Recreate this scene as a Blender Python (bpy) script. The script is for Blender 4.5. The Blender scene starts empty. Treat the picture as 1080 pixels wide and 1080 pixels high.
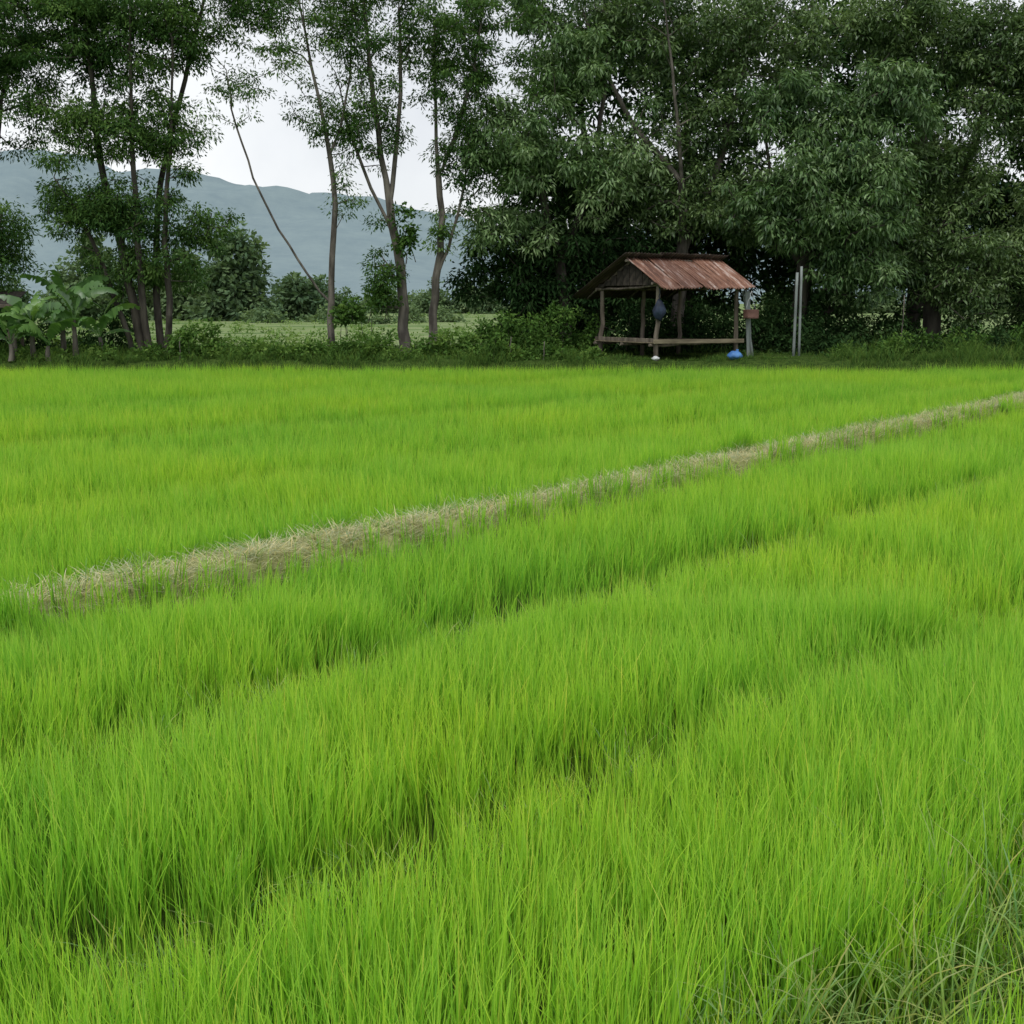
import bpy, math, random, bmesh
import numpy as np
from mathutils import Vector, Matrix, noise
rng=np.random.default_rng(7)
random.seed(7)
scene=bpy.context.scene
D2R=math.radians
# ------------------------------------------------------------ helpers
def link(o,parent=None):
    scene.collection.objects.link(o)
    if parent: o.parent=parent
    return o
def empty(name,loc=(0,0,0),rz=0):
    e=bpy.data.objects.new(name,None); e.location=loc; e.rotation_euler=(0,0,rz); link(e); return e
def mesh_np(name,V,F_list,mats,attrs=None,smooth=False,midx=None):
    me=bpy.data.meshes.new(name)
    V=np.asarray(V,dtype=np.float32)
    F_list=[f for f in F_list if len(f)]
    loops=np.concatenate([f.ravel() for f in F_list]).astype(np.int32)
    tot=np.concatenate([np.full(len(f),f.shape[1]) for f in F_list]).astype(np.int32)
    st=np.concatenate([[0],np.cumsum(tot)[:-1]]).astype(np.int32)
    me.vertices.add(len(V)); me.vertices.foreach_set('co',V.ravel())
    me.loops.add(len(loops)); me.loops.foreach_set('vertex_index',loops)
    me.polygons.add(len(tot)); me.polygons.foreach_set('loop_start',st); me.polygons.foreach_set('loop_total',tot)
    if midx is not None: me.polygons.foreach_set('material_index',np.asarray(midx,dtype=np.int32))
    me.polygons.foreach_set('use_smooth',np.full(len(tot),smooth))
    for m in mats: me.materials.append(m)
    me.update(calc_edges=True)
    if attrs:
        for k,(dom,a) in attrs.items():
            at=me.attributes.new(k,'FLOAT',dom); at.data.foreach_set('value',np.asarray(a,dtype=np.float32))
    return me
def nd(nt,t,**kw):
    n=nt.nodes.new(t)
    for k,v in kw.items():
        if k in n.inputs: n.inputs[k].default_value=v
        else: setattr(n,k,v)
    return n
def newmat(name):
    m=bpy.data.materials.new(name); m.use_nodes=True; nt=m.node_tree
    for n in list(nt.nodes): nt.nodes.remove(n)
    out=nt.nodes.new('ShaderNodeOutputMaterial'); return m,nt,out
def ramp(nt,fac,stops):
    r=nt.nodes.new('ShaderNodeValToRGB')
    els=r.color_ramp.elements
    while len(els)<len(stops): els.new(0.5)
    for e,(p,c) in zip(els,stops):
        e.position=p; e.color=(c[0],c[1],c[2],1)
    nt.links.new(fac,r.inputs[0]); return r
def mixc(nt,f,a,b,bt='MIX'):
    m=nt.nodes.new('ShaderNodeMixRGB'); m.blend_type=bt
    for i,v in ((0,f),(1,a),(2,b)):
        if isinstance(v,bpy.types.NodeSocket): nt.links.new(v,m.inputs[i])
        else: m.inputs[i].default_value = v if i==0 else (v[0],v[1],v[2],1)
    return m.outputs[0]
def leafy(nt,out,col,trans=0.35,gloss=0.0,tmul=(1.12,1.15,.7)):
    p=nt.nodes.new('ShaderNodeBsdfDiffuse')
    t=nt.nodes.new('ShaderNodeBsdfTranslucent'); mx=nt.nodes.new('ShaderNodeMixShader'); mx.inputs[0].default_value=trans
    nt.links.new(col,p.inputs['Color'])
    tc=mixc(nt,1.0,col,tmul,'MULTIPLY'); nt.links.new(tc,t.inputs['Color'])
    nt.links.new(p.outputs[0],mx.inputs[1]); nt.links.new(t.outputs[0],mx.inputs[2]); o=mx.outputs[0]
    if gloss>0:
        g=nt.nodes.new('ShaderNodeBsdfGlossy'); g.inputs['Roughness'].default_value=.42; g.inputs['Color'].default_value=(.95,.97,1,1)
        m2=nt.nodes.new('ShaderNodeMixShader'); m2.inputs[0].default_value=gloss
        nt.links.new(o,m2.inputs[1]); nt.links.new(g.outputs[0],m2.inputs[2]); o=m2.outputs[0]
    nt.links.new(o,out.inputs[0])
def leaf_mat(name,dark,mid,light,trans=0.3,gloss=0.0):
    m,nt,out=newmat(name)
    a=nd(nt,'ShaderNodeAttribute',attribute_name='tint')
    r=ramp(nt,a.outputs['Fac'],[(0,dark),(0.5,mid),(1,light)])
    leafy(nt,out,r.outputs[0],trans,gloss); return m
def noise_mat(name,c1,c2,scale=5,rough=0.9,stretch=(1,1,1),bump=0.3,detail=6,lo=.35,hi=.65):
    m,nt,out=newmat(name)
    tc=nt.nodes.new('ShaderNodeTexCoord'); mp=nt.nodes.new('ShaderNodeMapping'); mp.inputs['Scale'].default_value=stretch
    nt.links.new(tc.outputs['Object'],mp.inputs[0])
    n=nd(nt,'ShaderNodeTexNoise',Scale=scale,Detail=detail); nt.links.new(mp.outputs[0],n.inputs['Vector'])
    r=ramp(nt,n.outputs['Fac'],[(lo,c1),(hi,c2)])
    p=nd(nt,'ShaderNodeBsdfPrincipled',Roughness=rough); p.inputs['Specular IOR Level'].default_value=.25
    nt.links.new(r.outputs[0],p.inputs['Base Color'])
    b=nd(nt,'ShaderNodeBump',Strength=bump,Distance=.02); nt.links.new(n.outputs['Fac'],b.inputs['Height']); nt.links.new(b.outputs[0],p.inputs['Normal'])
    nt.links.new(p.outputs[0],out.inputs[0]); return m
# ------------------------------------------------------------ materials
M_bark=noise_mat('bark',(.03,.026,.022),(.095,.085,.07),6,.95,(1,1,.25),.6)
M_barkp=noise_mat('bark_pale',(.065,.058,.05),(.19,.17,.145),7,.95,(1,1,.25),.6)
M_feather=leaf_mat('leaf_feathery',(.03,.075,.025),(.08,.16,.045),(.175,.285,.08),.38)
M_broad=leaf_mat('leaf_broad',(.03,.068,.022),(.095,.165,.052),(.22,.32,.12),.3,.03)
M_mango=leaf_mat('leaf_mango',(.04,.095,.03),(.135,.235,.08),(.30,.42,.19),.3,.03)
M_shade=leaf_mat('leaf_shaded',(.014,.036,.013),(.036,.08,.027),(.075,.135,.045),.22)  # darker leaf copy, shade behind the front foliage put into its colour
M_shrub=leaf_mat('leaf_shrub',(.04,.09,.022),(.09,.18,.04),(.19,.30,.07),.3)
M_dist=leaf_mat('leaf_distant',(.085,.145,.08),(.14,.21,.10),(.21,.29,.135),.25)  # leaf colour lifted paler to carry the haze over far trees
M_row=leaf_mat('field_crop',(.09,.17,.04),(.16,.27,.07),(.27,.36,.13),.25)
M_banana=leaf_mat('leaf_banana',(.05,.12,.03),(.10,.22,.05),(.20,.35,.09),.35,.05)
M_wood=noise_mat('weathered_wood',(.07,.058,.045),(.20,.17,.135),8,.9,(1,1,.15),.5)
M_bamboo=noise_mat('bamboo_slats',(.12,.098,.065),(.26,.22,.15),9,.8,(.2,1,1),.3)
M_dark=noise_mat('dark_planks',(.02,.017,.015),(.06,.05,.04),8,.9)
M_pipe=noise_mat('grey_pipe',(.14,.16,.155),(.27,.30,.29),4,.5,(1,1,.3),.05)
M_bag=noise_mat('blue_bag_cloth',(.012,.016,.03),(.03,.045,.08),5,.6)
M_blue=noise_mat('blue_plastic',(.05,.14,.38),(.09,.23,.5),5,.4)
M_box=noise_mat('red_box',(.10,.05,.04),(.2,.11,.09),5,.7)
M_white=noise_mat('white_plastic',(.4,.42,.42),(.6,.62,.62),5,.5)
def rust_mat(name,a,b,c,d,rough=.6):
    m,nt,out=newmat(name)
    tc=nt.nodes.new('ShaderNodeTexCoord'); mp=nt.nodes.new('ShaderNodeMapping'); mp.inputs['Scale'].default_value=(4.5,.55,.55)
    nt.links.new(tc.outputs['Object'],mp.inputs[0])
    n=nd(nt,'ShaderNodeTexNoise',Scale=1.5,Detail=10,Roughness=.8); nt.links.new(mp.outputs[0],n.inputs['Vector'])
    r=ramp(nt,n.outputs['Fac'],[(.36,a),(.46,b),(.54,c),(.62,d)])
    mp2=nt.nodes.new('ShaderNodeMapping'); mp2.inputs['Scale'].default_value=(1.1,.1,.1); nt.links.new(tc.outputs['Object'],mp2.inputs[0])
    n2=nd(nt,'ShaderNodeTexNoise',Scale=1.3,Detail=2); nt.links.new(mp2.outputs[0],n2.inputs['Vector'])
    r2=ramp(nt,n2.outputs['Fac'],[(.38,(.65,.6,.6)),(.6,(1.25,1.25,1.25))])
    c_=mixc(nt,1.0,r.outputs[0],r2.outputs[0],'MULTIPLY')
    p=nd(nt,'ShaderNodeBsdfPrincipled',Roughness=rough); p.inputs['Metallic'].default_value=.1
    nt.links.new(c_,p.inputs['Base Color']); nt.links.new(p.outputs[0],out.inputs[0]); return m
M_rust=rust_mat('rusty_sheet',(.04,.02,.014),(.14,.058,.033),(.23,.12,.08),(.42,.36,.33))
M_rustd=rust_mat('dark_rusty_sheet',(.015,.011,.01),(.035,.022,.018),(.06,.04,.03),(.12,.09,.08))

# ------------------------------------------------------------ layout (metres)
PATH=np.array([(-12,-5.3),(-2.63,6.2),(-1.3,7.9),(0,9.38),(2.5,12.6),(7.07,18.5),(14,27.6)])
F1=np.array([(-4,1.4),(-1.77,4.10),(-.62,5.6),(.907,7.26),(2.9,9.6),(4.97,11.95),(12,20)])
F2=np.array([(-3,1.0),(-1.17,2.74),(-.23,3.61),(.565,4.43),(2.63,6.22),(9,12.5)])
F3=np.array([(-.4,1.2),(.54,2.23),(1.4,3.18),(5,6.8)])
F4=np.array([(-12,7.5),(-6,13.5),(0,18.6),(5,23.6)])
F5=np.array([(-14,12),(-8,18.0),(-2,22.6),(3,27)])
F6=np.array([(-9,3.5),(-4.2,8.8),(0,13.6),(5,19.2),(10,25)])
def dist_poly(x,y,P,signed=False):
    best=np.full(x.shape,1e9); sg=np.zeros(x.shape)
    for a,b in zip(P[:-1],P[1:]):
        d=b-a; L=np.hypot(*d); t=np.clip(((x-a[0])*d[0]+(y-a[1])*d[1])/L**2,0,1)
        ex=x-(a[0]+t*d[0]); ey=y-(a[1]+t*d[1]); r=np.hypot(ex,ey)
        s=np.sign(d[0]*(y-a[1])-d[1]*(x-a[0]))
        m=r<best; best=np.where(m,r,best); sg=np.where(m,s,sg)
    return (best,sg) if signed else best
def wob(x,y,s,seed=0):
    return (np.sin(x*s*1.3+seed+1.7*np.sin(y*s*.7+seed*2))+np.sin(y*s*1.1+seed*3+1.5*np.sin(x*s*.9+seed))+np.sin((x+y)*s*2.1+seed)*.5)/2.5
def sstep(a,b,v):
    t=np.clip((v-a)/(b-a),0,1); return t*t*(3-2*t)
EDGE=28.6
def gz(x,y):
    z=np.zeros_like(x)
    dp=dist_poly(x,y,PATH)
    z+=.27*(1-sstep(.14,.44,dp+.05*wob(x,y,3)))*(y<EDGE)
    bank=sstep(EDGE-.2,EDGE+1.3,y)*(1-sstep(38,50,y))
    z=np.maximum(z,0)+bank*(.42+.06*wob(x,y,1.1))
    return z+.012*wob(x,y,5,2)*(y<60)
# ------------------------------------------------------------ ground sheet
xs=np.concatenate([[-5000,-2000,-800,-300,-120,-60,-35,-25],np.arange(-18,18.01,.16),[25,35,60,120,300,800,2000,5000]])
ys=np.concatenate([[-300,-60,-15,-4],np.arange(-1,33,.16),np.arange(33,60,1.2),[65,75,90,120,160,220,300,450,700,1200,2500,6000]])
X,Y=np.meshgrid(xs,ys); Z=gz(X,Y)
nx,ny=len(xs),len(ys)
ii=np.arange(nx*ny).reshape(ny,nx)
quads=np.stack([ii[:-1,:-1],ii[:-1,1:],ii[1:,1:],ii[1:,:-1]],-1).reshape(-1,4)
dpv=dist_poly(X,Y,PATH)
straw=(1-sstep(.15,.42,dpv+.1*wob(X,Y,4)))*(Y<EDGE)
m,nt,out=newmat('ground_soil_and_fields')
tc=nt.nodes.new('ShaderNodeTexCoord')
n1=nd(nt,'ShaderNodeTexNoise',Scale=9,Detail=8); nt.links.new(tc.outputs['Object'],n1.inputs['Vector'])
soil=ramp(nt,n1.outputs['Fac'],[(.35,(.025,.05,.010)),(.65,(.06,.10,.02))])
n2=nd(nt,'ShaderNodeTexNoise',Scale=14,Detail=8); nt.links.new(tc.outputs['Object'],n2.inputs['Vector'])
strawc=ramp(nt,n2.outputs['Fac'],[(.3,(.18,.20,.06)),(.7,(.38,.38,.18))])
a=nd(nt,'ShaderNodeAttribute',attribute_name='straw')
c=mixc(nt,a.outputs['Fac'],soil.outputs[0],strawc.outputs[0])
mp=nt.nodes.new('ShaderNodeMapping'); mp.inputs['Scale'].default_value=(.03,.16,1); mp.inputs['Rotation'].default_value=(0,0,.12)
nt.links.new(tc.outputs['Object'],mp.inputs[0])
n3=nd(nt,'ShaderNodeTexNoise',Scale=1.3,Detail=7,Roughness=.75); nt.links.new(mp.outputs[0],n3.inputs['Vector'])
far=ramp(nt,n3.outputs['Fac'],[(.42,(.06,.12,.03)),(.46,(.14,.22,.07)),(.49,(.31,.33,.19)),(.52,(.09,.17,.045)),(.56,(.24,.29,.12)),(.60,(.10,.18,.05))])
a2=nd(nt,'ShaderNodeAttribute',attribute_name='far')
c=mixc(nt,a2.outputs['Fac'],c,far.outputs[0])
p=nd(nt,'ShaderNodeBsdfPrincipled',Roughness=.95); p.inputs['Specular IOR Level'].default_value=.05; nt.links.new(c,p.inputs['Base Color'])
b=nd(nt,'ShaderNodeBump',Strength=.5,Distance=.03); nt.links.new(n2.outputs['Fac'],b.inputs['Height']); nt.links.new(b.outputs[0],p.inputs['Normal'])
nt.links.new(p.outputs[0],out.inputs[0])
me=mesh_np('ground',np.stack([X,Y,Z],-1).reshape(-1,3),[quads],[m],{'straw':('POINT',straw.ravel()),'far':('POINT',sstep(42,50,Y).ravel())},True)
link(bpy.data.objects.new('ground',me))

# ------------------------------------------------------------ blades of grass as real mesh
def blades(x,y,z,L,W,th,az,curve,tint,patch,segs=3,floor=False):
    n=len(x); r=np.random.default_rng(len(x))
    fa=r.uniform(0,6.283,n)
    side=np.stack([np.cos(fa),np.sin(fa),np.zeros(n)],-1)
    p=np.stack([x,y,z],-1); V=[];Hh=[]
    for s in range(segs):
        f=s/segs; ww=(W*(.6+.4*math.sin(min(1,f*2.2+.25)*1.57))*(1-.35*f))[:,None]
        V+= [p-side*ww/2,p+side*ww/2]; Hh+=[f,f]
        t2=th+curve*((s+1)/segs)**1.6
        d=np.stack([np.cos(az)*np.sin(t2),np.sin(az)*np.sin(t2),np.cos(t2)],-1)
        p=p+d*(L/segs)[:,None]
        if floor: p[:,2]=np.maximum(p[:,2],z+.01)
    V.append(p); Hh.append(1)
    k=2*segs+1
    VV=np.stack(V,1).reshape(-1,3); base=(np.arange(n)*k)[:,None]
    Q=[base+np.array([[2*s,2*s+1,2*s+3,2*s+2]]) for s in range(segs-1)]
    Q=np.stack(Q,1).reshape(-1,4) if Q else np.zeros((0,4),int); T=base+np.array([[2*segs-2,2*segs-1,2*segs]])
    return VV,Q,T,np.tile(np.array(Hh),n),np.repeat(tint,k),np.repeat(patch,k)
def blade_obj(name,parts,mat):
    V=[];Q=[];T=[];h=[];t=[];pa=[];o=0
    for VV,q,tr,hh,tt,pp in parts:
        V.append(VV);Q.append(q+o);T.append(tr+o);h.append(hh);t.append(tt);pa.append(pp);o+=len(VV)
    me=mesh_np(name,np.concatenate(V),[np.concatenate(Q),np.concatenate(T)],[mat],{'h':('POINT',np.concatenate(h)),'tint':('POINT',np.concatenate(t)),'patch':('POINT',np.concatenate(pa))},True)
    return link(bpy.data.objects.new(name,me))
def blade_mat(name,base,low,mid,tip,trans=.4,ny_=.07,odd=(1.5,1.03,1.6)):
    m,nt,out=newmat(name)
    h=nd(nt,'ShaderNodeAttribute',attribute_name='h')
    r=ramp(nt,h.outputs['Fac'],[(0,base),(.3,low),(.7,mid),(1,tip)])
    t=nd(nt,'ShaderNodeAttribute',attribute_name='tint')
    br=ramp(nt,t.outputs['Fac'],[(0,(.66,.78,.9)),(.5,(1,1,1)),(1-ny_,(1.2,1.1,1.1)),(1-ny_+.005,odd)])
    pt=nd(nt,'ShaderNodeAttribute',attribute_name='patch')
    pr=ramp(nt,pt.outputs['Fac'],[(0,(.80,.91,1.0)),(.5,(1,1,1)),(1,(1.2,1.05,.9))])
    c=mixc(nt,1.0,r.outputs[0],br.outputs[0],'MULTIPLY')
    c=mixc(nt,1.0,c,pr.outputs[0],'MULTIPLY')
    leafy(nt,out,c,trans); return m
M_rice=blade_mat('rice_blade',(.13,.20,.04),(.21,.42,.04),(.32,.61,.055),(.46,.69,.10),.42,.05)
M_straw=blade_mat('dry_straw',(.32,.34,.14),(.50,.50,.27),(.62,.61,.39),(.70,.68,.48),.25,.02,(1,1,1))
M_weed=blade_mat('weed_blade',(.16,.20,.06),(.19,.32,.07),(.28,.44,.12),(.44,.53,.22),.35,.2,(1.35,1.0,1.2))
M_bankg=blade_mat('bank_grass_blade',(.03,.06,.015),(.07,.14,.03),(.12,.22,.045),(.20,.30,.08),.3,.1,(1.2,1.0,1.2))
def pts(dens,y0,y1,margin):
    P=[]
    for yy in np.arange(y0,y1,.5):
        hw=.45*(yy+.5)+margin; n=int(dens*2*hw*.5)
        P.append(np.stack([rng.uniform(-hw,hw,n),rng.uniform(yy,min(yy+.5,y1),n)],-1))
    return np.concatenate(P)
parts=[];nb=0
for (y0,y1,tuftd,bpt,w,segs) in ((0.9,6,330,13,.0040,4),(6,13,200,10,.0056,3),(13,EDGE+.4,120,7,.009,2)):
    P=pts(tuftd,y0,y1,1.2); x,y=P[:,0],P[:,1]
    dp,sp=dist_poly(x,y,PATH,True); j=.05*wob(x,y,4,1)
    keep=(dp+j>.24)&(y<EDGE+.25*wob(x,y*0,.8,3))
    H=1+.06*wob(x,y,1.2)+.05*wob(x,y,2.7,5)+.08*wob(x*.6+y*.5,y,.6,2)
    H*=1-.24*(1-sstep(.3,1.2,dp))*(sp<0)
    H*=1-.12*(1-sstep(.3,.8,dp))*(sp>0)
    prob=np.ones_like(x)
    for F,wd,dep,pr in ((F1,.44,.44,.42),(F2,.34,.44,.58),(F3,.34,.55,.88),(F4,.9,.32,.28),(F5,.9,.32,.28),(F6,.7,.26,.22)):
        d=dist_poly(x,y,F)+.10*wob(x,y,2.2,F[0][0])+.04*wob(x,y,7,3)
        k=1-sstep(.04,wd,d); k*=.8+.25*wob(x,y,1.3,F[0][1]); 
        if F is F2: k*=.5+.5*sstep(-1.5,-.6,x)
        H*=1-dep*k; prob*=1-pr*k
    k=sstep(.6,.95,wob(x,y,1.5,9)); H*=1-.15*k; prob*=1-.2*k
    keep&=rng.uniform(size=x.shape)<prob
    x,y,H=x[keep],y[keep],H[keep]; nt_=len(x); n=nt_*bpt
    pch=np.clip(.5+.35*wob(x,y,.8,6)+.2*wob(x,y,2.3,1)+rng.normal(0,.13,nt_),0,1)
    tl=rng.normal(0,.04,(nt_,2))+np.stack([.05*wob(x,y,1.1,8),.04*wob(x,y,1.5,4)],-1)
    X1=np.repeat(x,bpt);Y1=np.repeat(y,bpt);H1=np.repeat(H,bpt);tl=np.repeat(tl,bpt,0)
    a_=rng.uniform(0,6.283,n); rr=.05*np.sqrt(rng.uniform(size=n)); X1=X1+rr*np.cos(a_);Y1=Y1+rr*np.sin(a_)
    lean=tl+rng.normal(0,.06,(n,2)); th=np.hypot(lean[:,0],lean[:,1]); az=np.arctan2(lean[:,1],lean[:,0])
    L=H1*rng.uniform(.26,.44,n)*rng.uniform(.92,1.08,n)
    parts.append(blades(X1,Y1,gz(X1,Y1)-.01,L,w*rng.uniform(.7,1.35,n),th,az,rng.uniform(.03,1,n)**2.6*.7,rng.uniform(size=n),np.repeat(pch,bpt),segs)); nb+=n
blade_obj('rice_field',parts,M_rice); parts=[]
def simple(name,x,y,bpt,rad,L0,L1,w,lean,curve,mat,segs=3,lie=False,scl=None):
    nt_=len(x); n=nt_*bpt; X1=np.repeat(x,bpt);Y1=np.repeat(y,bpt)
    a_=rng.uniform(0,6.283,n); rr=rad*np.sqrt(rng.uniform(size=n)); X1=X1+rr*np.cos(a_);Y1=Y1+rr*np.sin(a_)
    th=rng.uniform(.8,1.5,n) if lie else abs(rng.normal(0,lean,n))
    L=rng.uniform(L0,L1,n)*(1 if scl is None else np.repeat(scl,bpt))
    pr=blades(X1,Y1,gz(X1,Y1)-.005,L,w*rng.uniform(.6,1.3,n),th,rng.uniform(0,6.283,n),rng.uniform(.2,1,n)*curve,rng.uniform(size=n),np.clip(rng.normal(.5,.25,n),0,1),segs,lie)
    blade_obj(name,[pr],mat)
P=pts(220,1.0,EDGE,1.3); x,y=P[:,0],P[:,1]; dp=dist_poly(x,y,PATH)+.07*wob(x,y,4,1)+.05*wob(x,y,9,4); k=(dp<.25)&(y<EDGE-.5)
simple('dry_grass_path',x[k],y[k],16,.09,.07,.21,.0048,.8,.7,M_straw,3,True)
P=pts(70,1.0,26,1.3); x,y=P[:,0],P[:,1]; u=rng.uniform(size=x.shape)
d3=dist_poly(x,y,F3); d2=dist_poly(x,y,F2); d1=dist_poly(x,y,F1); dp=dist_poly(x,y,PATH)
k=(d3<.34)|((d2<.16)&(u<.6))|((d1<.14)&(u<.4))|((dp<.4)&(u<.28))
x,y=x[k],y[k]; sc=rng.uniform(.6,1,len(x))*np.where(dist_poly(x,y,PATH)<.5,.38,np.where(dist_poly(x,y,F3)<.4,1.0,.62))
simple('furrow_weeds',x,y,13,.07,.25,.55,.0055,.45,1.5,M_weed,5,False,sc)
n=3400; x=rng.uniform(-18,18,n); y=EDGE-.1+rng.uniform(0,1,n)**1.6*8
lump=sstep(-.3,.7,wob(x,y,1.6,4)); 
s=rng.uniform(.4,1.0,n)*(.45+.9*lump)*np.where(x>8.5,1.6,1)*np.where((x>2)&(x<7.8)&(y<33),.45,1)
simple('bank_grass',x,y,22,.16,.15,.5,.011,.4,1.0,M_bankg,3,False,s)

# ------------------------------------------------------------ trees
def unit(v): return v/np.maximum(np.linalg.norm(v,axis=-1,keepdims=True),1e-9)
def leaves(centers,rad,nl,L,W,r,droop=.4,flat=.6,spread=1.0,ct=None):
    n=len(centers)*nl
    c=np.repeat(centers,nl,0); rr=np.repeat(rad,nl)[:,None]
    g=unit(r.normal(size=(n,3)))*(r.uniform(.05,1,(n,1))**.6)
    off=g*rr*np.array([1,1,flat]); p=c+off
    d=unit(unit(off)*spread+r.normal(0,.55,(n,3))+np.array([0,0,-droop]))
    LL=L*r.uniform(.6,1.3,(n,1)); WW=W*r.uniform(.7,1.3,(n,1))
    up=unit(np.array([0,0,1.])+r.normal(0,.5,(n,3)))
    s=unit(np.cross(d,up)); nrm=np.cross(s,d); mid=p+d*LL*.45
    v0=p; v1=mid+s*WW/2-nrm*WW*.12; v3=mid-s*WW/2-nrm*WW*.12; v2=p+d*LL-np.array([0,0,1.])*LL*.12
    V=np.stack([v0,v1,v2,v3],1).reshape(-1,3); Fq=np.arange(n*4).reshape(n,4)
    if ct is None: ct=np.full(len(centers),.45)
    ct=ct+r.normal(0,.14,len(centers))
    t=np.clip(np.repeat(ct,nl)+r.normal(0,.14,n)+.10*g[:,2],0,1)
    return V,Fq,t
def chaikin(P,it=2):
    P=[np.array(q,float) for q in P]
    for _ in range(it):
        if len(P)<3: break
        Q=[P[0]]
        for a_,b_ in zip(P[:-1],P[1:]): Q+= [a_*.75+b_*.25,a_*.25+b_*.75]
        Q.append(P[-1]); P=Q
    return P
def tree(name,stems,blobs,rbase,leafmat,barkmat,L,W,nl,crad,seed,droop=.4,flat=.6,seg=.4,hollow=.3,rmin=.008):
    r=np.random.default_rng(seed); SP=[];par_=[]
    def add(p,q): SP.append(np.array(p,float)); par_.append(q); return len(SP)-1
    for si,st in enumerate(stems):
        st=chaikin(st)
        if not SP: par=add(st[0],-1)
        else:
            A=np.array(SP); dd=np.linalg.norm(A-st[0],axis=1); j=int(dd.argmin())
            par=j if dd[j]<.25 or (dd[j]<.7 and st[0][2]>1) else add(st[0],-1)
        acc=0
        for a_,b_ in zip(st[:-1],st[1:]):
            acc+=np.linalg.norm(b_-a_)
            if acc>seg*.8: par=add(b_+r.normal(0,.018,3),par); acc=0
        par=add(st[-1],par)
    nst=len(SP); tg=[];tt=[]
    for c,rad,n in blobs:
        g=unit(r.normal(size=(n,3)))*(hollow+(1-hollow)*r.uniform(0,1,(n,1)))
        lump=1+.22*np.sin(g[:,0:1]*5+seed)+.15*np.sin(g[:,2:3]*7+g[:,1:2]*4+seed*2)
        tg.append(np.array(c)+g*np.array(rad)*lump); tt.append(np.full(n,.45+r.uniform(-.16,.25)))
    tg=np.concatenate(tg); tt=np.concatenate(tt)
    tt=tt+.18*np.sin(tg[:,0]*2.1+seed)*np.sin(tg[:,2]*2.6+seed)
    k=tg[:,2]>.75; tg,tt=tg[k],tt[k]
    A0=np.array(SP); dd=np.array([np.linalg.norm(A0-t,axis=1).min() for t in tg]); o=dd.argsort(); tg,tt=tg[o],tt[o]
    for t in tg:
        A=np.array(SP); v=t-A; d=np.linalg.norm(v,axis=1)
        cost=d+.9*np.maximum(0,-v[:,2])+ .25*np.maximum(0,1.6-A[:,2]); j=int(cost.argmin()); D=d[j]
        k=max(1,int(D/seg)); a_=A[j]; par=j
        for q in range(1,k+1):
            f=q/k; pp=a_+(t-a_)*f+np.array([0,0,.14*D*math.sin(f*3.14)])+(r.normal(0,.04,3) if q<k else 0)
            par=add(pp,par)
    P=np.array(SP); par=np.array(par_); N=len(P)
    flow=np.zeros(N); hc=np.zeros(N,bool); hc[par[par>=0]]=True; flow[~hc]=1
    mainc=np.full(N,-1)
    for i in range(N-1,-1,-1):
        if par[i]>=0: flow[par[i]]+=flow[i]
    for i in range(N):
        q=par[i]
        if q>=0 and (mainc[q]<0 or flow[i]>flow[mainc[q]]): mainc[q]=i
    hs=P[:,2]-P[0,2]
    R=np.maximum(rmin,rbase*(flow/flow.max())**.48*(1-.05*hs.clip(0,12)))
    R*=np.where(hs<.5,1+.45*(1-hs/.5).clip(0,1),1)
    V=[];Fb=[];K=7; ang=np.arange(K)*2*math.pi/K; dirs=np.zeros((N,3))
    for i in range(N):
        q=par[i]; dirs[i]=unit(P[i]-P[q]) if q>=0 else (0,0,1)
    def ring(p,d,rad):
        ref=np.array([0,1.,0]) if abs(d[1])<.9 else np.array([1.,0,0])
        a_=unit(np.cross(d,ref)); b_=np.cross(d,a_)
        return p+rad*(np.cos(ang)[:,None]*a_+np.sin(ang)[:,None]*b_)
    kk=np.arange(K); k2=(kk+1)%K
    for i in range(N):
        q=par[i]
        if q<0: continue
        r0=R[q] if mainc[q]==i else min(R[q],R[i]*1.15)
        d0=dirs[q] if mainc[q]==i else dirs[i]
        b0=len(V)*K; V.append(ring(P[q],d0,r0)); V.append(ring(P[i],dirs[i],R[i]))
        Fb.append(np.stack([b0+kk,b0+k2,b0+K+k2,b0+K+kk],-1))
    V=np.concatenate(V); Fb=np.concatenate(Fb); nbv=len(V)
    idx=np.where((flow<=3)&(np.arange(N)>=nst)&(r.uniform(size=N)<.45))[0]
    C=np.concatenate([tg+r.normal(0,.04,tg.shape),P[idx]]); ct=np.concatenate([tt,np.full(len(idx),tt.mean()-.05)])
    rad=crad*r.uniform(.6,1.3,len(C))
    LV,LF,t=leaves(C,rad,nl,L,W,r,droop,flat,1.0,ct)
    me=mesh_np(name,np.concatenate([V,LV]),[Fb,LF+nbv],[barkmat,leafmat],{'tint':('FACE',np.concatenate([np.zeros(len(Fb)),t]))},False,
        np.concatenate([np.zeros(len(Fb)),np.ones(len(LF))]))
    sm=np.zeros(len(me.polygons),bool); sm[:len(Fb)]=True; me.polygons.foreach_set('use_smooth',sm)
    link(bpy.data.objects.new(name,me)); return len(LF)
tot=0
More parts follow.
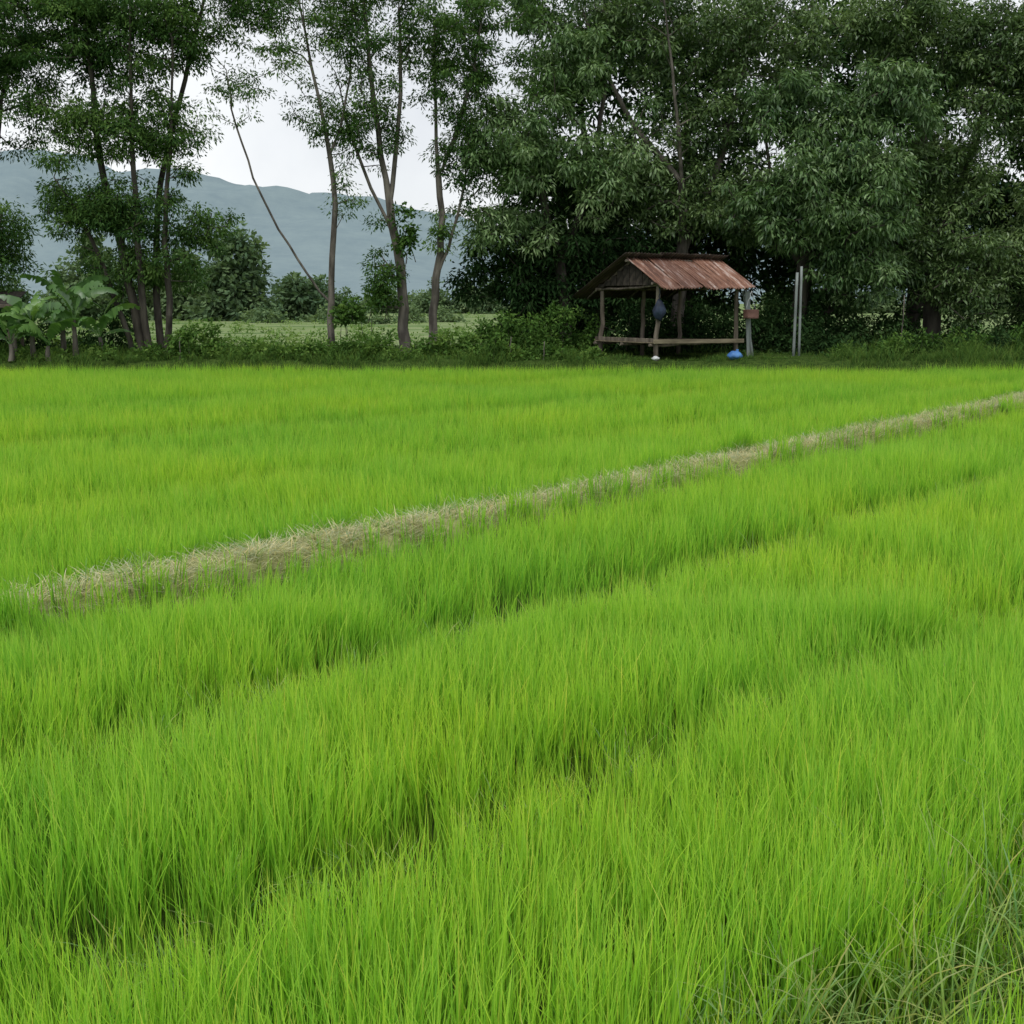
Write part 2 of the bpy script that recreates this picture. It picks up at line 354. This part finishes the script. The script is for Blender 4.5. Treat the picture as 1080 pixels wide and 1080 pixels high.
# left group
tot+=tree('acacia_tree',[[(-9.3,31.5,.3),(-9.6,31.5,2.5),(-10.1,31.4,5),(-10.2,31.2,8),(-10.5,31,11)],
   [(-8.9,31.6,.3),(-9.0,31.7,2.5),(-8.8,31.9,5),(-8.0,32,7.5),(-7.2,32,10.5)],
   [(-9.1,31.3,.3),(-9.25,31.2,3),(-9.2,31,6),(-9.0,31,10.5)],[(-8.7,31.3,.3),(-8.45,31.1,1.6),(-8.6,31.2,3.4),(-8.3,31.2,5.6),(-8.1,31,8)],
   [(-9.5,31.5,.3),(-9.95,31.4,2.0),(-10.5,31.3,3.6),(-11.2,31.2,4.8)]],
   [((-10.3,31.5,8.3),(2.1,1.6,1.9),210),((-8.1,31.8,8.6),(1.6,1.5,1.7),110),((-9.9,31.4,4.0),(1.9,1.1,.9),130),((-10.3,31.2,6.0),(1.6,1.0,1.0),80),((-8.5,31.4,5.8),(1.2,.9,1.1),50),((-9.3,31.6,2.6),(1.5,.8,.8),60),((-7.8,31.6,3.6),(.8,.7,.7),26),((-6.9,32,9.4),(1.0,1.0,.9),36)],
   .14,M_feather,M_bark,.12,.042,85,.42,11,.5,.55)
tot+=tree('acacia_tree',[[(-14.2,32.2,.3),(-14,32.2,3),(-13.6,32,6),(-13.4,32,10.5)],[(-14.1,32.2,2.4),(-13.3,32.1,4),(-12.6,32,7)]],
   [((-13.3,32,7.8),(2.1,1.8,2.1),240),((-13.8,32,3.2),(1.7,1.4,1.5),170),((-12.4,32,9.6),(1.8,1.2,1.0),80)],
   .18,M_feather,M_bark,.12,.042,85,.45,12,.5,.55)
# middle thin trees
tot+=tree('tamarind_tree',[[(-4.65,32,.3),(-4.65,32,1.9),(-4.4,32,4.5),(-4.85,32,7),(-5.5,32,10.5)],
   [(-4.66,32,1.7),(-5.3,31.9,2.6),(-6.2,31.8,4.2),(-6.8,31.7,5.9),(-7.0,31.7,7.4)],[(-4.5,32,5.4),(-4.0,32,7),(-3.9,32,9)]],
   [((-5.4,32,8.6),(2.2,1.3,1.8),150),((-4.6,32,6.2),(1.2,.8,1.1),40),((-6.7,31.7,6.9),(.8,.6,.9),18),((-4.3,32,4.4),(.6,.5,.7),10)],
   .095,M_feather,M_barkp,.10,.038,50,.36,13,.5,.5)
tot+=tree('tamarind_tree',[[(-2.75,32.3,.3),(-2.8,32.3,2.4),(-3.15,32.3,4.5),(-3.5,32.2,7),(-3.8,32,10.8)],
   [(-3.1,32.3,4.2),(-2.75,32.2,6.5),(-2.8,32.2,9.5)],[(-3.0,32.3,3.4),(-3.9,32.2,5.4),(-4.4,32.2,7.4)]],
   [((-3.3,32.2,8.6),(1.9,1.2,1.9),160),((-3.5,32.2,6.2),(1.2,.8,1.1),60),((-3.3,32.1,2.6),(.55,.5,1.2),22)],
   .15,M_feather,M_barkp,.10,.038,60,.36,14,.5,.5)
tot+=tree('tamarind_tree',[[(-2.05,32.8,.3),(-2.05,32.8,2.2),(-1.75,32.8,3.6),(-2.0,32.8,6),(-1.9,32.7,10.5)],
   [(-2.0,32.8,2.4),(-1.45,32.7,3.6),(-1.1,32.7,5.6)],[(-1.95,32.8,4.8),(-1.2,32.7,6.6),(-.6,32.7,9.6)]],
   [((-1.2,32.8,7.8),(1.6,1.2,2.3),190),((-1.2,32.8,5.2),(1.1,.8,1.1),54),((-1.9,32.8,3.4),(.5,.5,.8),12)],
   .12,M_feather,M_barkp,.11,.04,65,.38,15,.5,.5)
# right mass
tot+=tree('mango_tree',[[(1.5,34,.3),(1.4,34,2.5),(.8,33.7,4.5),(.4,33.4,6.5)],[(1.3,34,2.8),(2.2,33.8,5),(2.4,33.7,7.5)]],
   [((.2,33.0,5.8),(1.8,1.3,1.4),140),((1.7,33.4,7.8),(1.8,1.3,1.3),95),((2.6,33.2,5.2),(1.1,1.0,1.1),50),((-.1,33.4,3.7),(1.1,1,.7),42),((.2,33.8,9.4),(1.1,1,.8),30)],
   .18,M_mango,M_bark,.17,.05,62,.42,16,.7,.6)
tot+=tree('bamboo_shade_tree',[[(.6,34.6,.3),(.5,34.6,2.0),(.6,34.6,3.5)],[(2.4,34.6,.3),(2.3,34.6,3.0)]],
   [((.5,34.5,2.6),(1.9,1.2,1.9),150),((2.4,34.4,2.6),(1.6,1.0,2.2),130),((1.4,34.6,4.8),(2.0,1.0,1.3),70)],
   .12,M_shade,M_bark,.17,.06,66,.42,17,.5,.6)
tot+=tree('rain_tree',[[(4.6,35.2,.3),(4.7,34.8,2.8),(4.45,33.4,5.2),(4.0,32.8,8),(3.6,32.6,11)],[(4.7,34.8,3.2),(5.8,34.2,6),(6.4,34.2,9.5)],[(4.4,33.6,5),(3.0,34.0,6.6),(1.8,34,9.4)]],
   [((3.1,34.2,9.2),(2.6,1.5,1.8),165),((4.8,34.0,6.3),(2.1,1.1,1.5),110),((6.3,34.4,8.9),(2.3,1.7,1.8),160),((3.6,34.2,4.6),(1.6,1,1.2),70),((5.6,33.8,4.2),(1.5,.9,1.0),66)],
   .20,M_broad,M_barkp,.14,.052,66,.44,18,.5,.6)
tot+=tree('mango_tree',[[(7.7,33.8,.3),(7.75,33.8,2.5),(8.1,33.6,4.5),(8.4,33.5,7)],[(7.75,33.8,2.6),(6.9,33.5,4.4),(6.6,33.4,6)]],
   [((8.6,32.6,4.7),(1.9,1.2,1.7),200),((6.9,32.9,4.2),(1.3,1.0,1.1),85),((9.5,33.2,6.8),(1.7,1.2,1.1),95),((7.3,33.2,6.7),(1.4,1.1,1.0),70),((8.9,32.8,2.7),(1.4,1.0,.8),60)],
   .22,M_mango,M_bark,.18,.052,66,.42,19,.8,.62)
tot+=tree('rain_tree',[[(11.6,34.5,.3),(11.5,34.5,3),(11.0,34.3,6),(10.2,34.2,10.5)],[(11.5,34.5,3.2),(12.5,34.3,6),(13.0,34,10)]],
   [((10.0,34.2,9.1),(2.3,1.5,1.5),140),((12.6,34.2,8.4),(2.1,1.4,1.9),150),((11.4,33.8,5.2),(1.9,1.2,1.6),140),((12.0,33.4,2.8),(1.8,1.1,1.4),120),((10.2,33.6,3.4),(1.3,1,1.4),70)],
   .26,M_broad,M_bark,.14,.052,68,.44,20,.5,.6)
tot+=tree('rain_tree',[[(15.6,34.5,.3),(15.4,34.5,3.5),(14.8,34.3,9.5)]],
   [((14.8,34.2,7.6),(2.3,1.6,2.7),200),((14.6,33.6,3.4),(1.9,1.4,2.2),170)],
   .26,M_broad,M_bark,.15,.055,66,.46,21,.5,.6)
for k,(bx,by,sd) in enumerate([(2.2,38,30),(5.4,39,31),(8.9,39,32),(12.4,39,33),(16.0,39,34)]):
    tot+=tree('shade_tree',[[(bx,by,.1),(bx+.2,by,4),(bx-.3,by,9)]],
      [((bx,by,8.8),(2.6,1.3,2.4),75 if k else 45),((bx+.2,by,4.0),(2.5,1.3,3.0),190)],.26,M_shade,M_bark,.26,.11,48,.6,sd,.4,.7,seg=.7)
def shrubs(name,blobs,mat,L,W,nl,crad,seed,flat=.7,stems=True):
    r=np.random.default_rng(seed); C=[];ct=[]
    for c,rad,n in blobs:
        g=unit(r.normal(size=(n,3)))*r.uniform(.3,1,(n,1)); g[:,2]=abs(g[:,2])-.1
        C.append(np.array(c)+g*np.array(rad)); ct.append(np.full(n,.45+r.uniform(-.2,.2)))
    C=np.concatenate(C); ct=np.concatenate(ct)
    V,F,t=leaves(C,crad*r.uniform(.6,1.3,len(C)),nl,L,W,r,.1,flat,1.0,ct)
    SV=[];SF=[]
    for c in C[::3]:
        b0=len(SV); base=np.array([c[0]+r.normal(0,.1),c[1]+r.normal(0,.1),c[2]-min(crad*3,1.0)])
        for dx,dy in((-.012,-.007),(.012,-.007),(0,.014)): SV.append(base+[dx,dy,0])
        SV.append(c)
        for a_,b_ in((0,1),(1,2),(2,0)): SF.append((b0+a_,b0+b_,b0+3))
    me=mesh_np(name,np.concatenate([V,np.array(SV)]),[F,np.array(SF)+len(V)],[mat,M_bark],{'tint':('FACE',np.concatenate([t,np.zeros(len(SF))]))},False,np.concatenate([np.zeros(len(F)),np.ones(len(SF))]))
    link(bpy.data.objects.new(name,me)); return len(F)
r=np.random.default_rng(5)
bl=[]
for xx in np.arange(-14,1.9,.48):
    bl.append(((xx+r.normal(0,.2),29.8+r.uniform(0,1.6),.4),(r.uniform(.35,.65),.4,r.uniform(.2,.75)),11))
bl+=[((-7.6,30.4,.45),(.9,.6,.95),48),((-5.0,30.4,.45),(.6,.5,.5),20),((-3.7,30.8,.45),(1.1,.6,.85),46),((-1.6,30.8,.45),(1.0,.6,.75),36),((-.2,31.2,.45),(1.3,.8,1.3),70),((1.0,31.8,.45),(1.0,.7,1.5),60),((-6.2,30.8,.4),(.6,.5,.6),20),((1.9,32.2,.45),(.6,.5,1.3),30)]
tot+=shrubs('undergrowth',bl,M_shrub,.12,.055,60,.25,50)
bl=[]
for xx in np.arange(0,18,.6):
    bl.append(((xx+r.normal(0,.2),34.5+r.uniform(0,1.8),.4),(.8,.7,r.uniform(1.2,2.4)),26))
for xx in np.arange(3.2,8.4,.6):
    bl.append(((xx+r.normal(0,.1),33.5+r.uniform(0,.5),.4),(.6,.4,r.uniform(1.3,2.1)),26))
for xx in np.arange(8.0,18,.5):
    bl.append(((xx+r.normal(0,.2),31.6+r.uniform(0,1.2),.4),(.6,.5,r.uniform(.4,1.1)),14))
bl+=[((-13,33,.4),(2,1,1.8),110),((-10.6,32.6,.4),(1.0,.8,1.6),45)]
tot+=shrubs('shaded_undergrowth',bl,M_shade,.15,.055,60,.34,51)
bl=[((-3.3,32,1.9),(.4,.3,1.0),18),((-4.0,31.8,1.4),(.6,.3,.7),16),((-2.7,32,3.2),(.3,.2,1.4),16)]
tot+=shrubs('climbing_vine',bl,M_shrub,.12,.08,40,.2,52)
bl=[((xx+r.normal(0,.3),30.6+r.uniform(0,.9),.45),(.5,.35,r.uniform(.3,1.0)),11) for xx in np.arange(8.3,15,.75)]
tot+=shrubs('bank_bushes',bl,M_shrub,.13,.05,60,.26,55)
r=np.random.default_rng(9); bl=[]
for cx,cy,rx,rz,n in [(-26,118,3.8,9.0,170),(-32,122,4.5,7.0,130),(-21,125,3.0,4.6,70),(-40,120,5,8,120)]:
    bl.append(((cx,cy,.6),(rx,3,rz),n))
for xx in np.arange(-110,110,4.5):
    bl.append(((xx+r.normal(0,1),190+r.normal(0,8),0),(4,3,r.uniform(3.5,7.0)),40))
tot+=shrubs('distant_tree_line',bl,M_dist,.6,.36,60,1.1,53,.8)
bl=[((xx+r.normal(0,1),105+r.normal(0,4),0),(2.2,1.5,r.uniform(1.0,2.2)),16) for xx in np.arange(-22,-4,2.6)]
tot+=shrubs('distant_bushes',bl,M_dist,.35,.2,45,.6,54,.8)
bl=[]
for yy in (55,60,66,73,81,90,102,118,140,165):
    x0=-.45*yy; 
    for xx in np.arange(x0,8,yy*.03):
        if r.uniform()<.8: bl.append(((xx,yy+.10*xx+r.normal(0,.3),.02),(yy*.02,.35+yy*.003,.22+yy*.0015),5))
tot+=shrubs('far_crop_rows',bl,M_row,.22,.09,22,.30,56,.5)

# ------------------------------------------------------------ banana plants
def banana(name,loc,h,nlv,seed,Lf=1.5,Wf=.36):
    r=np.random.default_rng(seed); V=[];Fq=[];T=[];mi=[]
    K=8
    for i in range(6):
        f=i/5; rad=.08*(1-.5*f)
        for k in range(K):
            a_=2*math.pi*k/K; V.append((rad*math.cos(a_)+.03*math.sin(f*3),rad*math.sin(a_),h*.45*f))
    for i in range(5):
        for k in range(K):
            Fq.append((i*K+k,i*K+(k+1)%K,(i+1)*K+(k+1)%K,(i+1)*K+k)); T.append(.2); mi.append(1)
    for l in range(nlv):
        az=2.4*l+r.normal(0,.3); el=r.uniform(.1,.6)+(.4 if l%3==0 else 0); L=Lf*r.uniform(.75,1.2); n=18
        p=np.array([0,0,h*.42]); tint=r.uniform(.1,.85); roll=r.normal(0,.8); dr=r.uniform(1.2,2.3)
        prev=None; hd=np.array([math.cos(az),math.sin(az),0])
        for i in range(n+1):
            f=i/n; th=el+dr*f**1.6
            d=hd*math.sin(th)+np.array([0,0,math.cos(th)])
            side=np.cross(d,np.array([0,0,1.])); side=side/np.linalg.norm(side); nn=np.cross(side,d)
            side=side*math.cos(roll)+nn*math.sin(roll)
            w=0 if f<.2 else Wf*math.sin(min(1,(f-.17)/.83)*3.05)**.6*.5
            jl=w*r.uniform(.65,1.05); jr=w*r.uniform(.65,1.05); dp_=np.array([0,0,-.45])
            cur=[p+side*max(jl,.012)+dp_*jl,p,p-side*max(jr,.012)+dp_*jr]
            if prev is not None:
                b0=len(V); V+=[tuple(q) for q in prev+cur]
                Fq+=[(b0,b0+1,b0+4,b0+3),(b0+1,b0+2,b0+5,b0+4)]; T+=[np.clip(tint+r.normal(0,.12),0,1)]*2; mi+=[0,0]
            if r.uniform()<.4: cur=[cur[1]+(cur[0]-cur[1])*.3,cur[1],cur[1]+(cur[2]-cur[1])*.35]
            prev=cur; p=p+d*L/n
    me=mesh_np(name,np.array(V),[np.array(Fq)],[M_banana,M_barkp],{'tint':('FACE',T)},True,mi)
    o=link(bpy.data.objects.new(name,me)); o.location=loc; o.rotation_euler=(0,0,r.uniform(0,6))
for i,(lx,ly,lz,h) in enumerate([(-11.5,30.0,.4,1.8),(-10.6,30.3,.4,2.2),(-12.1,30.4,.4,1.4),(-11.1,30.9,.4,2.9),(-11.9,29.6,.4,.9),(-10.1,30.6,.4,1.2),(-11.0,29.6,.4,.8)]):
    banana('banana_plant',(lx,ly,lz),h,10,100+i,1.4,.30)

# ------------------------------------------------------------ hut
hut=empty('field_hut',(4.05,31.3,.44),D2R(35))
def box(name,size,loc,rot=(0,0,0),mat=M_wood,parent=None,bev=.006):
    parent=parent or hut
    bm=bmesh.new(); bmesh.ops.create_cube(bm,size=1)
    for v in bm.verts: v.co=Vector((v.co.x*size[0],v.co.y*size[1],v.co.z*size[2]))
    bmesh.ops.bevel(bm,geom=bm.edges[:],offset=min(bev,min(size)*.3),segments=1,affect='EDGES')
    me=bpy.data.meshes.new(name); bm.to_mesh(me); bm.free(); me.materials.append(mat)
    o=bpy.data.objects.new(name,me); o.location=loc; o.rotation_euler=rot; link(o,parent); return o
def pole(name,a_,b_,r0,r1,mat=M_wood,parent=None,K=10,wobble=.012,sd=0):
    parent=parent or hut
    a_=np.array(a_,float);b_=np.array(b_,float); n=7; d=unit(b_-a_)
    ref=np.array([0,1.,0]) if abs(d[1])<.9 else np.array([1.,0,0]); u=unit(np.cross(d,ref)); v=np.cross(d,u)
    r=np.random.default_rng(sd+int(abs(a_[0]*100)+abs(a_[1]*37)*10)); V=[];F=[]
    for i in range(n):
        f=i/(n-1); c=a_+(b_-a_)*f+(u*r.normal()+v*r.normal())*wobble*(0<i<n-1); rad=r0+(r1-r0)*f
        for k in range(K):
            t=2*math.pi*k/K; V.append(c+u*rad*math.cos(t)+v*rad*math.sin(t))
    for i in range(n-1):
        for k in range(K): F.append((i*K+k,i*K+(k+1)%K,(i+1)*K+(k+1)%K,(i+1)*K+k))
    me=bpy.data.meshes.new(name); me.from_pydata([tuple(q) for q in V],[],F+[tuple(range(K))[::-1],tuple(range((n-1)*K,n*K))])
    for p_ in me.polygons: p_.use_smooth=len(p_.vertices)==4
    me.materials.append(mat); o=bpy.data.objects.new(name,me); link(o,parent); return o
def sheet(name,c0,c1,c2,c3,mat,pitch=.10,amp=.02,thick=.003):
    c0,c1,c2,c3=[np.array(c,float) for c in (c0,c1,c2,c3)]
    L=np.linalg.norm(c1-c0); nx_=int(L/pitch*6); ny_=10
    nrm=unit(np.cross(c1-c0,c3-c0)); nrm=nrm if nrm[2]>0 else -nrm
    V=[];F=[]
    for jn in range(ny_+1):
        for i in range(nx_+1):
            u=i/nx_; v=jn/ny_; p_=(c0*(1-u)+c1*u)*(1-v)+(c3*(1-u)+c2*u)*v
            p_=p_+nrm*(amp*math.sin(u*L/pitch*2*math.pi)+.012*math.sin(u*5+v*3)+ .02*math.sin(v*9+u*4)*(v>.85))
            V.append(tuple(p_))
    for jn in range(ny_):
        for i in range(nx_): q=jn*(nx_+1)+i; F.append((q,q+1,q+nx_+2,q+nx_+1))
    me=bpy.data.meshes.new(name); me.from_pydata(V,[],F)
    for p_ in me.polygons: p_.use_smooth=True
    me.materials.append(mat); o=bpy.data.objects.new(name,me); link(o,hut)
    s_=o.modifiers.new('s','SOLIDIFY'); s_.thickness=thick; return o
RZ,EF,EB=2.38,1.66,1.42
for i,(xa,xb,dz,ov) in enumerate([(-1.55,-.8,0,.02),(-.88,-.1,.025,-.05),(-.17,.62,.008,.06),(.54,1.6,.03,.0)]):
    sheet('roof_front_sheet_%d'%(i+1),(xa,.04,RZ+dz),(xb,.04,RZ+dz),(xb+.02,-1.2-ov,EF+dz),(xa+.03,-1.2-ov,EF+dz),M_rust)
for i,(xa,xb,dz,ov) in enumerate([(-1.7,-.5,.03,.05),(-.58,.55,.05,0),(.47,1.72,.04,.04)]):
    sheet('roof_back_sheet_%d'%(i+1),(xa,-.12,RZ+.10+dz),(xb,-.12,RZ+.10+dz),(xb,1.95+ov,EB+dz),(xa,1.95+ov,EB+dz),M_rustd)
posts=[(-1.32,-.85),(1.32,-.85),(-1.32,1.25),(1.32,1.25),(0.05,1.25)]
for i,(px_,py_) in enumerate(posts):
    top=(RZ-(RZ-EF)*(-py_/1.2) if py_<0 else RZ-(RZ-EB)*(py_/1.95))-.05
    pole('post_%d'%(i+1),(px_,py_,-.1),(px_+.02,py_,top),.06,.05,sd=i)
pole('ridge_pole',(-1.6,0,RZ-.05),(1.6,0,RZ-.05),.035,.035)
pole('eave_beam_front',(-1.5,-.85,1.78),(1.5,-.85,1.80),.035,.03)
pole('eave_beam_back',(-1.5,1.25,1.66),(1.5,1.25,1.68),.035,.03)
for i,xx in enumerate((-1.34,0,1.34)):
    pole('rafter_front_%d'%i,(xx,0,RZ-.04),(xx,-1.15,EF-.02),.025,.025)
    pole('rafter_back_%d'%i,(xx,0,RZ-.0),(xx,1.8,EB-.0),.025,.025)
    pole('tie_beam_%d'%i,(xx,-.9,1.74),(xx,1.3,1.64),.028,.028)
for i in range(9):
    yy=-.75+i*.24; zt=(RZ-(RZ-EF)*(-yy/1.2) if yy<0 else RZ-(RZ-EB)*(yy/1.95))-.06
    box('gable_plank_%d'%i,(.016,.225,max(.08,zt-1.74)),(-1.40+.004*(i%2),yy,(zt+1.74)/2),(0,0,0),M_dark)
for i,yy in enumerate((-.85,.2,1.25)):
    pole('floor_bearer_%d'%i,(-1.5,yy+.06,.33),(1.5,yy+.06,.34),.035,.03)
for i in range(26):
    xx=-1.42+i*.113
    box('floor_slat_%d'%i,(.095,2.25,.022),(xx,.22+random.uniform(-.04,.04),.385+random.uniform(-.004,.004)),(0,0,random.uniform(-.012,.012)),M_bamboo)
box('front_rail',(3.0,.035,.10),(0,-.95,.40),(0,.01,0),M_bamboo)
box('gable_rail',(.035,2.3,.09),(-1.42,.2,.44),(0,0,0),M_wood)
box('leaning_board',(.16,.03,1.75),(1.62,-.98,.75),(D2R(4),D2R(-9),0),M_pipe)
pole('leaning_pole',(1.80,-1.0,-.1),(1.45,-.92,1.62),.03,.025,M_pipe)
def blob(name,loc,sc,mat,parent,seed=0,pinch=.5):
    bm=bmesh.new(); bmesh.ops.create_icosphere(bm,subdivisions=3,radius=1)
    for v in bm.verts:
        n=noise.noise(v.co*1.7+Vector((seed,0,0)))*.25+noise.noise(v.co*4+Vector((seed,3,0)))*.08
        v.co*=1+n
        if v.co.z>.2: k=1-pinch*min(1,(v.co.z-.2)/.9); v.co.x*=k; v.co.y*=k; v.co.z*=1.15
        v.co=Vector((v.co.x*sc[0],v.co.y*sc[1],v.co.z*sc[2]))
    me=bpy.data.meshes.new(name); bm.to_mesh(me); bm.free()
    for p_ in me.polygons: p_.use_smooth=True
    me.materials.append(mat); o=bpy.data.objects.new(name,me); o.location=loc; link(o,parent); return o
bag=empty('hanging_bag',(3.50,29.78,.44),0)
blob('bag_body',(0,0,1.15),(.15,.11,.24),M_bag,bag,2,.6)
pole('bag_strap',(0,0,1.3),(.0,.02,1.66),.012,.012,M_bag,bag)
cr=empty('hanging_crate',(5.95,31.2,.44),.3)
box('crate_bottom',(.3,.24,.02),(0,0,.95),(0,0,0),M_box,cr)
for k,(dx,dy,sx,sy) in enumerate([(0,-.12,.3,.015),(0,.12,.3,.015),(-.15,0,.015,.225),(.15,0,.015,.225)]): box('crate_side_%d'%k,(sx,sy,.2),(dx,dy,1.06),(0,0,0),M_box,cr)
for i,dx in enumerate((-.13,.13)): pole('crate_cord_%d'%i,(dx,0,1.15),(0,0,1.62),.006,.006,M_white,cr)
bk=empty('blue_water_jug',(5.35,29.9,.42),0)
blob('jug_body',(0,0,.10),(.18,.15,.10),M_blue,bk,5,.2); pole('jug_neck',(0.05,0,.19),(.06,0,.25),.035,.03,M_blue,bk,wobble=0)
pb=empty('plastic_bag',(3.4,29.5,.42),0); blob('bag_body',(0,0,.05),(.09,.07,.05),M_white,pb,8,.3)
pp=empty('pipe_posts',(7.0,31.0,.35),0)
pole('pipe_1',(0,0,0),(.02,0,2.15),.035,.035,M_pipe,pp,16,0); pole('pipe_2',(.15,.05,0),(.13,.05,2.3),.032,.032,M_pipe,pp,16,0)
sh=empty('wooden_shelter',(-13.2,31,.4),.15)
for i in range(7): box('roof_plank_%d'%i,(2.0,.2,.03),(0,-.75+i*.235,1.32+i*.05),(D2R(12),0,0),M_dark,sh)
for i,dx in enumerate((-.85,.85)):
    for j,(dy,hh) in enumerate(((-.6,1.32),(.6,1.6))): pole('shelter_post_%d'%(i*2+j),(dx,dy,-.1),(dx,dy,hh),.045,.04,M_wood,sh)
box('bench',(1.7,.8,.05),(0,0,.5),(0,0,0),M_wood,sh)
box('roof_edge',(2.05,.05,.08),(0,-.87,1.29),(0,0,0),M_wood,sh)
st=empty('fence_stakes',(0,0,0),0)
for i,(sx,sy,hh) in enumerate([(-.05,30.4,.5),(9.75,31.3,1.5),(-8.0,30.0,.5),(.75,30.0,.4)]):
    pole('stake_%d'%i,(sx,sy,.3),(sx+.03,sy,.45+hh),.014,.012,M_barkp,st,8,.01)

# ------------------------------------------------------------ mountains
m,nt,out=newmat('forest_hill_painted_haze')
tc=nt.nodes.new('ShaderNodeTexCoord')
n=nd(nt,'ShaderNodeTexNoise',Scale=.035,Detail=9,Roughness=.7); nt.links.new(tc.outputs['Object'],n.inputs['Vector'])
rr=ramp(nt,n.outputs['Fac'],[(.35,(.185,.245,.27)),(.65,(.225,.29,.305))])  # bluish distance haze is put into the hill's base colour
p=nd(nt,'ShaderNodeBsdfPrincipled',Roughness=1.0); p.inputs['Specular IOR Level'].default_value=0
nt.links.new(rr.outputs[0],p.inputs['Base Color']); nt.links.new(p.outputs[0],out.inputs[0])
rx=np.array([-3000,-1500,-900,-620,-506,-448,-390,-276,-161,-46,100,350,520,700,1000,1600,3000]); rz=np.array([150,260,200,172,182,156,160,140,126,100,90,130,150,140,170,200,150])
gx=np.linspace(-3000,3000,500); gy=np.linspace(900,2300,60); GX,GY=np.meshgrid(gx,gy)
rh=np.interp(GX,rx,rz)
prof=np.where(GY<1500,sstep(900,1500,GY)**.8,1-.5*sstep(1500,2300,GY))
nz=np.array([noise.fractal(Vector((a_*.006,b_*.006,0)),1.0,2.0,5) for a_,b_ in zip(GX.ravel(),GY.ravel())]).reshape(GX.shape)
GZ=(rh+nz*26*sstep(900,1200,GY)-8)*prof-4
ii=np.arange(GX.size).reshape(GX.shape); q=np.stack([ii[:-1,:-1],ii[:-1,1:],ii[1:,1:],ii[1:,:-1]],-1).reshape(-1,4)
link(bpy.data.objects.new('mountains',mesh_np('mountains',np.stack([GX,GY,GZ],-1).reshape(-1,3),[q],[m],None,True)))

# ------------------------------------------------------------ world / sun / camera
w=bpy.data.worlds.new('World'); scene.world=w; w.use_nodes=True; nt=w.node_tree
for n in list(nt.nodes): nt.nodes.remove(n)
out=nt.nodes.new('ShaderNodeOutputWorld'); bg=nt.nodes.new('ShaderNodeBackground'); bg.inputs['Strength'].default_value=.128
sky=nt.nodes.new('ShaderNodeTexSky'); sky.sky_type='NISHITA'; sky.sun_disc=False; sky.sun_elevation=D2R(58); sky.sun_rotation=D2R(200)
tc=nt.nodes.new('ShaderNodeTexCoord')
n=nd(nt,'ShaderNodeTexNoise',Scale=3.0,Detail=6,Roughness=.55); nt.links.new(tc.outputs['Generated'],n.inputs['Vector'])
cl=ramp(nt,n.outputs['Fac'],[(.35,(6.3,6.5,6.8)),(.6,(8.1,8.2,8.3))])
c=mixc(nt,.9,sky.outputs[0],cl.outputs[0]); nt.links.new(c,bg.inputs[0]); nt.links.new(bg.outputs[0],out.inputs[0])
sd=bpy.data.lights.new('sun','SUN'); sd.energy=1.5; sd.angle=D2R(18); sd.color=(1,.97,.91)
so=link(bpy.data.objects.new('sun',sd)); so.rotation_euler=(D2R(32),0,D2R(-20))
cd=bpy.data.cameras.new('camera'); cd.sensor_width=36; cd.lens=43.5; cd.clip_end=9000; cd.clip_start=.05
co=link(bpy.data.objects.new('camera',cd)); co.location=(0,0,1.8); co.rotation_euler=(D2R(90-9.66),0,0); scene.camera=co
scene.view_settings.view_transform='Standard'; scene.view_settings.look='None'; scene.view_settings.exposure=0
print('leaves',tot,'rice blades',nb)
